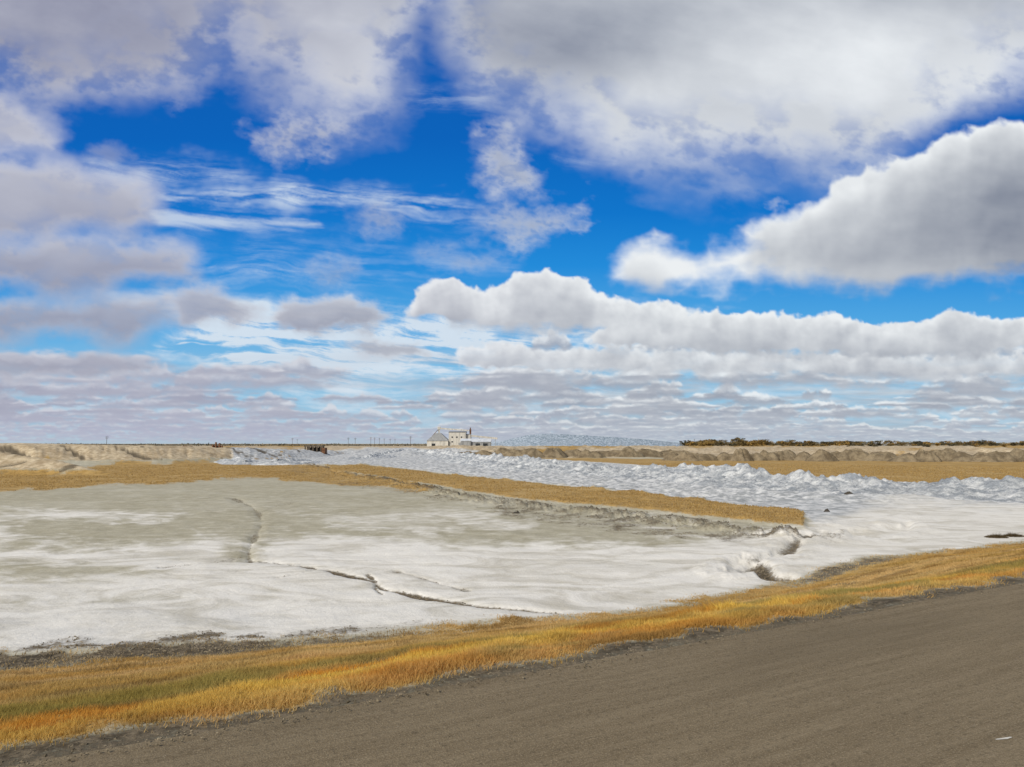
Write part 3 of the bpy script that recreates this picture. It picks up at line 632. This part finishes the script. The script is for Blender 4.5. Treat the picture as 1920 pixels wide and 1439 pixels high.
# soft grey-white stratus behind the cloudlets, thicker on one side
vl=ss(630,700,V)*(0.35+0.65*ss(650,1150,U)); vn_=fbm(U/230+4,V/24+7,6,.58)
vs_=fbm(U/120+14,V/13+3,5,.58)
comp(np.clip(vl*ss(-0.45,0.35,vn_)*0.85,0,0.85),colr(0.50+0.45*vs_-0.14*lft)*0.97)
rs=np.random.default_rng(33)
def puff(vb,uu,w,h,tone=0.0,al=1.0):
    i0,i1=np.searchsorted(Vg,[vb-h*2.0,vb+h*1.1]); j0,j1=np.searchsorted(Ug,[uu-w*0.85,uu+w*0.85])
    if i1-i0<2 or j1-j0<3: return
    u=U[i0:i1,j0:j1]; v=V[i0:i1,j0:j1]; o=rs.uniform(0,200,2)
    lx=(u-uu)/(w/2); n=fbm(u/(w*.16+5)+o[0],v/(h*.6+3)+o[1],5,.56); n1=fbm(u/(w*.2+5)+o[1],v*0+o[0],4,.55)
    ly=(vb-v)/h
    env=np.clip(1-np.abs(lx)**2.0,-1,1)*(0.80+0.95*n1)
    a=ss(-0.18,0.34,env-ly+0.5*n)*ss(-0.8,0.2,ly+0.55*n)*ss(0,0.55,1.15-np.abs(lx)+0.5*n)
    rel=ly/np.maximum(env,0.3)
    br=0.24+0.80*ss(0.0,0.95,rel+0.45*n)+0.14*n+tone
    lf=1-ss(500,1250,uu); br=br*(1-0.28*lf)
    far=np.clip((HOR-vb)/70,0,1)
    G_=GR[i0:i1,j0:j1]*(1.15+0.40*(1-far)); c=G_+(WH[i0:i1,j0:j1]*(1-0.16*(1-far))-G_)*np.clip(br,0,1)[...,None]
    a=a*(0.66+0.24*far)*al
    img[i0:i1,j0:j1]=img[i0:i1,j0:j1]*(1-a[...,None])+c*a[...,None]
pf=[]
vb=826.5
while vb>656:
    d=FOC/(HOR-vb+3); k=FOC/d; step=max(1.8,k*0.085)
    fill=np.interp(vb,[660,700,740,780,826],[0.45,0.52,0.62,0.72,0.9])
    uu=-160+rs.uniform(0,60)
    while uu<2100:
        w=k*rs.uniform(0.4,2.2)+14; cl_=vn(np.array([uu/230+3.0]),np.array([vb/21.0+1.0]))[0]
        p_=fill*(0.30+1.35*cl_)*(1.25 if uu>850 else 0.95)
        if vb<745 and 330<uu<830: p_*=0.4
        if rs.random()<p_: pf.append((vb+rs.uniform(-.9,.9)*step,uu+w/2,w,(k*rs.uniform(0.08,0.24)+2.5),rs.uniform(-.12,.12)))
        uu+=w*rs.uniform(0.5,1.3)
    vb-=step
pf.sort(key=lambda t_:t_[0],reverse=True); print("cloudlets",len(pf))
for vb,uu,w,h,tn_ in pf: puff(vb,uu,w,h,tn_)
hz=np.exp(-np.clip(HOR-V,0,900)/14)*0.5
comp(hz,L3(.42,.49,.57)+0*img)

def cumulus(poly,seed,S=70,A=30,crisp=6,tau=55,dark=0.12,bright=1.0,mx=1.0,bot=24,slope=0.0,lift=0.0):
    sd=sdpoly(U,V,poly,1.0,260)
    n=fbm(U/S+seed,V/(S*0.85)+seed*2,7,.52); bl=1-np.abs(fbm(U/(S*.6)+seed*3,V/(S*.55)+seed,4,.45))*2.2
    wl=fbm(U/(S*2.2)+seed,V/(S*.5)+seed,5,.55)
    vmin=max(min(p[1] for p in poly),-200); vmax=max(p[1] for p in poly)
    e=sd+A*n+A*0.40*(bl-0.55)
    below=ss(0.45,0.95,(V-vmin)/(vmax-vmin))
    e=e+below*A*0.8*wl
    cw=crisp*(1-below)+bot*below
    a=ss(0,1,(e+cw*0.5)/(cw*1.5))
    I=np.zeros(U.shape); acc=np.zeros(U.shape[1]); dens=a*(0.5+1.1*np.clip(n+0.3,0,1))
    for i in range(U.shape[0]):
        acc=acc*np.exp(-dV[i]/220.0)+dens[i]*dV[i]
        acc[60:-60]=0.5*acc[60:-60]+0.25*(np.roll(acc,1)+np.roll(acc,-1))[60:-60]
        I[i]=acc
    lit=np.exp(-I/tau)
    q1=S*.7
    rel=fbm((U+5)/q1+seed,(V+8)/q1+seed,4,.5)-fbm((U-5)/q1+seed,(V-8)/q1+seed,4,.5)
    s=dark+(bright-dark)*lit+0.36*rel*(0.2+0.8*lit)+0.12*n*lit+0.10*wl+lift
    s=np.maximum(s,(0.75)*(1-ss(0,24,e))*(1-0.5*below))
    comp(a*mx,colr(s))
def sheetc(poly,seed,w,A,S,shade,mx=1.0,namp=0.11,thin=0.0):
    sd=sdpoly(U,V,poly,1.0,300)
    n=fbm(U/S+seed,V/(S*.75)+seed*2,5,.50); n2=fbm(U/(S*.42)+seed,V/(S*.3)+seed*2,6,.58)
    st_=fbm((U+V*.6)/(S*.9)+seed,(V-U*.25)/(S*.22)+seed,5,.55)
    e=sd+A*n+A*0.5*n2+A*0.35*st_
    a=ss(-w*1.2,w*1.2,e)
    a=a*(1-thin*ss(-0.15,0.5,n2+0.5*st_)*(1-ss(0,w*3.0,e)))
    s=shade+namp*n+namp*0.45*n2+namp*0.45*st_+0.32*(1-ss(0,w*1.6,e))
    comp(a*mx,colr(s))
blob=lambda u,v,a,b_: np.exp(-(((U-u)/a)**2+((V-v)/b_)**2))
cumulus([(840,660),(870,645),(930,642),(1000,654),(1100,650),(1250,652),(1400,658),(1600,668),(1920,662),(2900,660),(2900,730),(1920,708),(1500,706),(1200,702),(950,694),(860,686)],3,44,19,8,26,0.34,0.95,mx=0.92,bot=30)
sheetc([(640,650),(700,642),(780,648),(800,664),(700,668)],5,10,14,40,0.25+0*U,0.85)
cumulus([(1150,600),(1290,594),(1350,592),(1420,594),(1500,582),(1560,576),(1620,600),(1720,596),(1790,588),(1850,600),(2900,560),(2900,700),(1920,668),(1600,676),(1400,666),(1200,656),(1100,636)],7,54,23,6,36,0.26,1.0,bot=30)
sheetc([(-900,668),(150,668),(290,680),(300,700),(150,708),(-900,712)],6,12,18,60,0.20+0.0*U,0.85)
sheetc([(315,560),(360,540),(420,550),(480,582),(430,606),(340,610)],15,14,18,50,0.30-0.003*(V-560),0.88)
sheetc([(515,600),(530,572),(590,560),(650,555),(705,567),(725,595),(690,618),(560,622)],16,11,16,50,0.52-0.007*(V-560),0.95)
cumulus([(760,598),(775,545),(810,520),(850,518),(890,538),(930,532),(975,512),(1030,512),(1085,518),(1120,548),(1180,562),(1260,562),(1310,577),(1330,612),(1200,634),(1000,624),(850,612)],9,54,19,6,38,0.28,1.08,bot=26)
cumulus([(1140,528),(1165,480),(1225,445),(1300,472),(1390,432),(1450,405),(1535,380),(1575,330),(1700,298),(1770,262),(1860,240),(2900,150),(2900,540),(1920,535),(1800,540),(1650,548),(1500,543),(1300,536)],12,95,36,11,50,0.08,1.1,bot=44,lift=0.30*blob(1280,500,170,70)+0.28*blob(1600,525,330,40)+0.12*blob(1600,400,120,60)-0.04*blob(1800,400,200,90))
sheetc([(-900,550),(200,552),(310,560),(330,600),(240,638),(60,636),(-900,646)],17,22,32,110,0.36-0.004*(V-550),0.92,thin=.4)
sheetc([(-900,430),(160,446),(280,460),(350,485),(365,520),(230,545),(-900,555)],18,22,32,120,0.46-0.0042*(V-440),0.94,thin=.4)
sheetc([(-900,285),(30,292),(120,310),(200,335),(270,360),(290,415),(240,445),(-900,460)],19,26,38,150,0.56-0.0024*(V-290),0.96,thin=.4)
sheetc([(-900,150),(10,160),(60,200),(105,245),(110,288),(-900,310)],20,26,34,110,0.52+0*U,0.93,thin=.4)
sheetc([(170,285),(215,278),(250,292),(210,305)],24,14,14,40,0.2+0*U,0.4)
for i,(p,w,s_,m_) in enumerate([([(905,255),(950,235),(962,285),(1005,330),(1000,362),(940,348),(890,340),(915,300)],26,0.4,0.76),([(880,415),(950,385),(1020,402),(1075,408),(1050,430),(1000,452),(930,448)],26,0.35,0.72),
    ([(655,408),(700,390),(750,402),(740,436),(685,436)],26,0.3,0.5),([(1088,384),(1110,376),(1106,412),(1088,425)],14,0.4,0.5),([(580,512),(620,496),(675,503),(655,532),(595,532)],22,0.3,0.4),
    ([(790,475),(860,478),(930,498),(850,505)],22,0.3,0.35),([(1435,390),(1455,378),(1465,385),(1445,400)],8,0.7,0.4),([(480,250),(560,230),(645,234),(620,272),(520,288)],26,0.35,0.8),
    ([(280,160),(330,150),(370,190),(340,205),(290,175)],24,0.4,0.35)]):
    sheetc(p,30+i*3,w,38,44,s_+0*U,m_,0.16,0.65)
sh1=0.28-0.24*blob(150,60,260,110)+0.36*blob(660,150,120,120)+0.14*blob(480,40,200,90)+0.16*blob(820,-20,160,80)-0.1*blob(330,90,90,60)
sheetc([(-900,-900),(850,-900),(835,10),(795,60),(745,110),(738,185),(655,240),(612,222),(560,170),(480,135),(420,85),(370,115),(260,150),(150,165),(90,185),(-40,150),(-900,200)],41,56,72,160,sh1,0.95,0.20,0.75)
sh2=0.36+0.52*blob(1600,120,380,110)+0.22*blob(1300,240,300,80)-0.24*blob(1000,60,200,90)-0.20*blob(1250,50,150,60)+0.12*blob(1850,60,200,100)+0.1*blob(1180,190,90,50)
sheetc([(800,-900),(2900,-900),(2900,60),(1930,150),(1860,192),(1760,232),(1650,285),(1540,312),(1420,318),(1250,310),(1120,278),(1080,228),(990,205),(900,150),(860,90),(835,40)],47,56,70,180,sh2,0.96,0.20,0.7)
a_=(U-CU)/FOC; b_=-(V-CV)/FOC
DX=a_; DY=math.cos(P)-b_*math.sin(P); DZ=math.sin(P)+b_*math.cos(P); L_=np.sqrt(DX**2+DY**2+DZ**2); RD=9000.0
v=np.stack([DX/L_*RD,DY/L_*RD,DZ/L_*RD+EYE],-1).reshape(-1,3)
sme=mesh_np("sky",v,gridfaces(len(Vg),len(Ug)))
addcol(sme,"deck",np.concatenate([np.clip(img,0,2),np.ones(U.shape+(1,))],-1).reshape(-1,4))
ms=bpy.data.materials.new("sky_material"); ms.use_nodes=True; nt=NT(ms.node_tree); nt.n.clear()
at_=nt.new('ShaderNodeAttribute',attribute_name='deck'); em=nt.new('ShaderNodeEmission'); nt.l.new(at_.outputs['Color'],em.inputs[0])
o_=nt.new('ShaderNodeOutputMaterial'); nt.l.new(em.outputs[0],o_.inputs[0]); ms.cycles.emission_sampling='NONE'
obj("sky",sme,ms,label="blue sky with banks of grey and white cumulus",kind="structure")

# ------------------------------------------------------------------ light
SAZ=math.radians(-138); SEL=math.radians(36)
w=bpy.data.worlds.new("World"); scene.world=w; w.use_nodes=True; nt=NT(w.node_tree)
sk=nt.new('ShaderNodeTexSky',sky_type='NISHITA'); sk.sun_disc=False; sk.sun_elevation=SEL; sk.sun_rotation=SAZ; sk.dust_density=0.5; sk.ozone_density=1.5; sk.air_density=1.0; sk.altitude=600
hs=nt.new('ShaderNodeHueSaturation'); hs.inputs['Saturation'].default_value=0.6; nt.l.new(sk.outputs[0],hs.inputs['Color'])
bgn=w.node_tree.nodes['Background']; nt.l.new(hs.outputs[0],bgn.inputs[0]); bgn.inputs[1].default_value=0.085
sun=bpy.data.lights.new("sun",'SUN'); sun.energy=3.5; sun.angle=math.radians(0.53); sun.color=(1.0,0.92,0.79)
so=bpy.data.objects.new("sun",sun); COL.objects.link(so)
dirv=Vector((math.sin(SAZ)*math.cos(SEL),math.cos(SAZ)*math.cos(SEL),math.sin(SEL)))
so.rotation_euler=dirv.to_track_quat('Z','Y').to_euler(); so.location=(0,0,50)
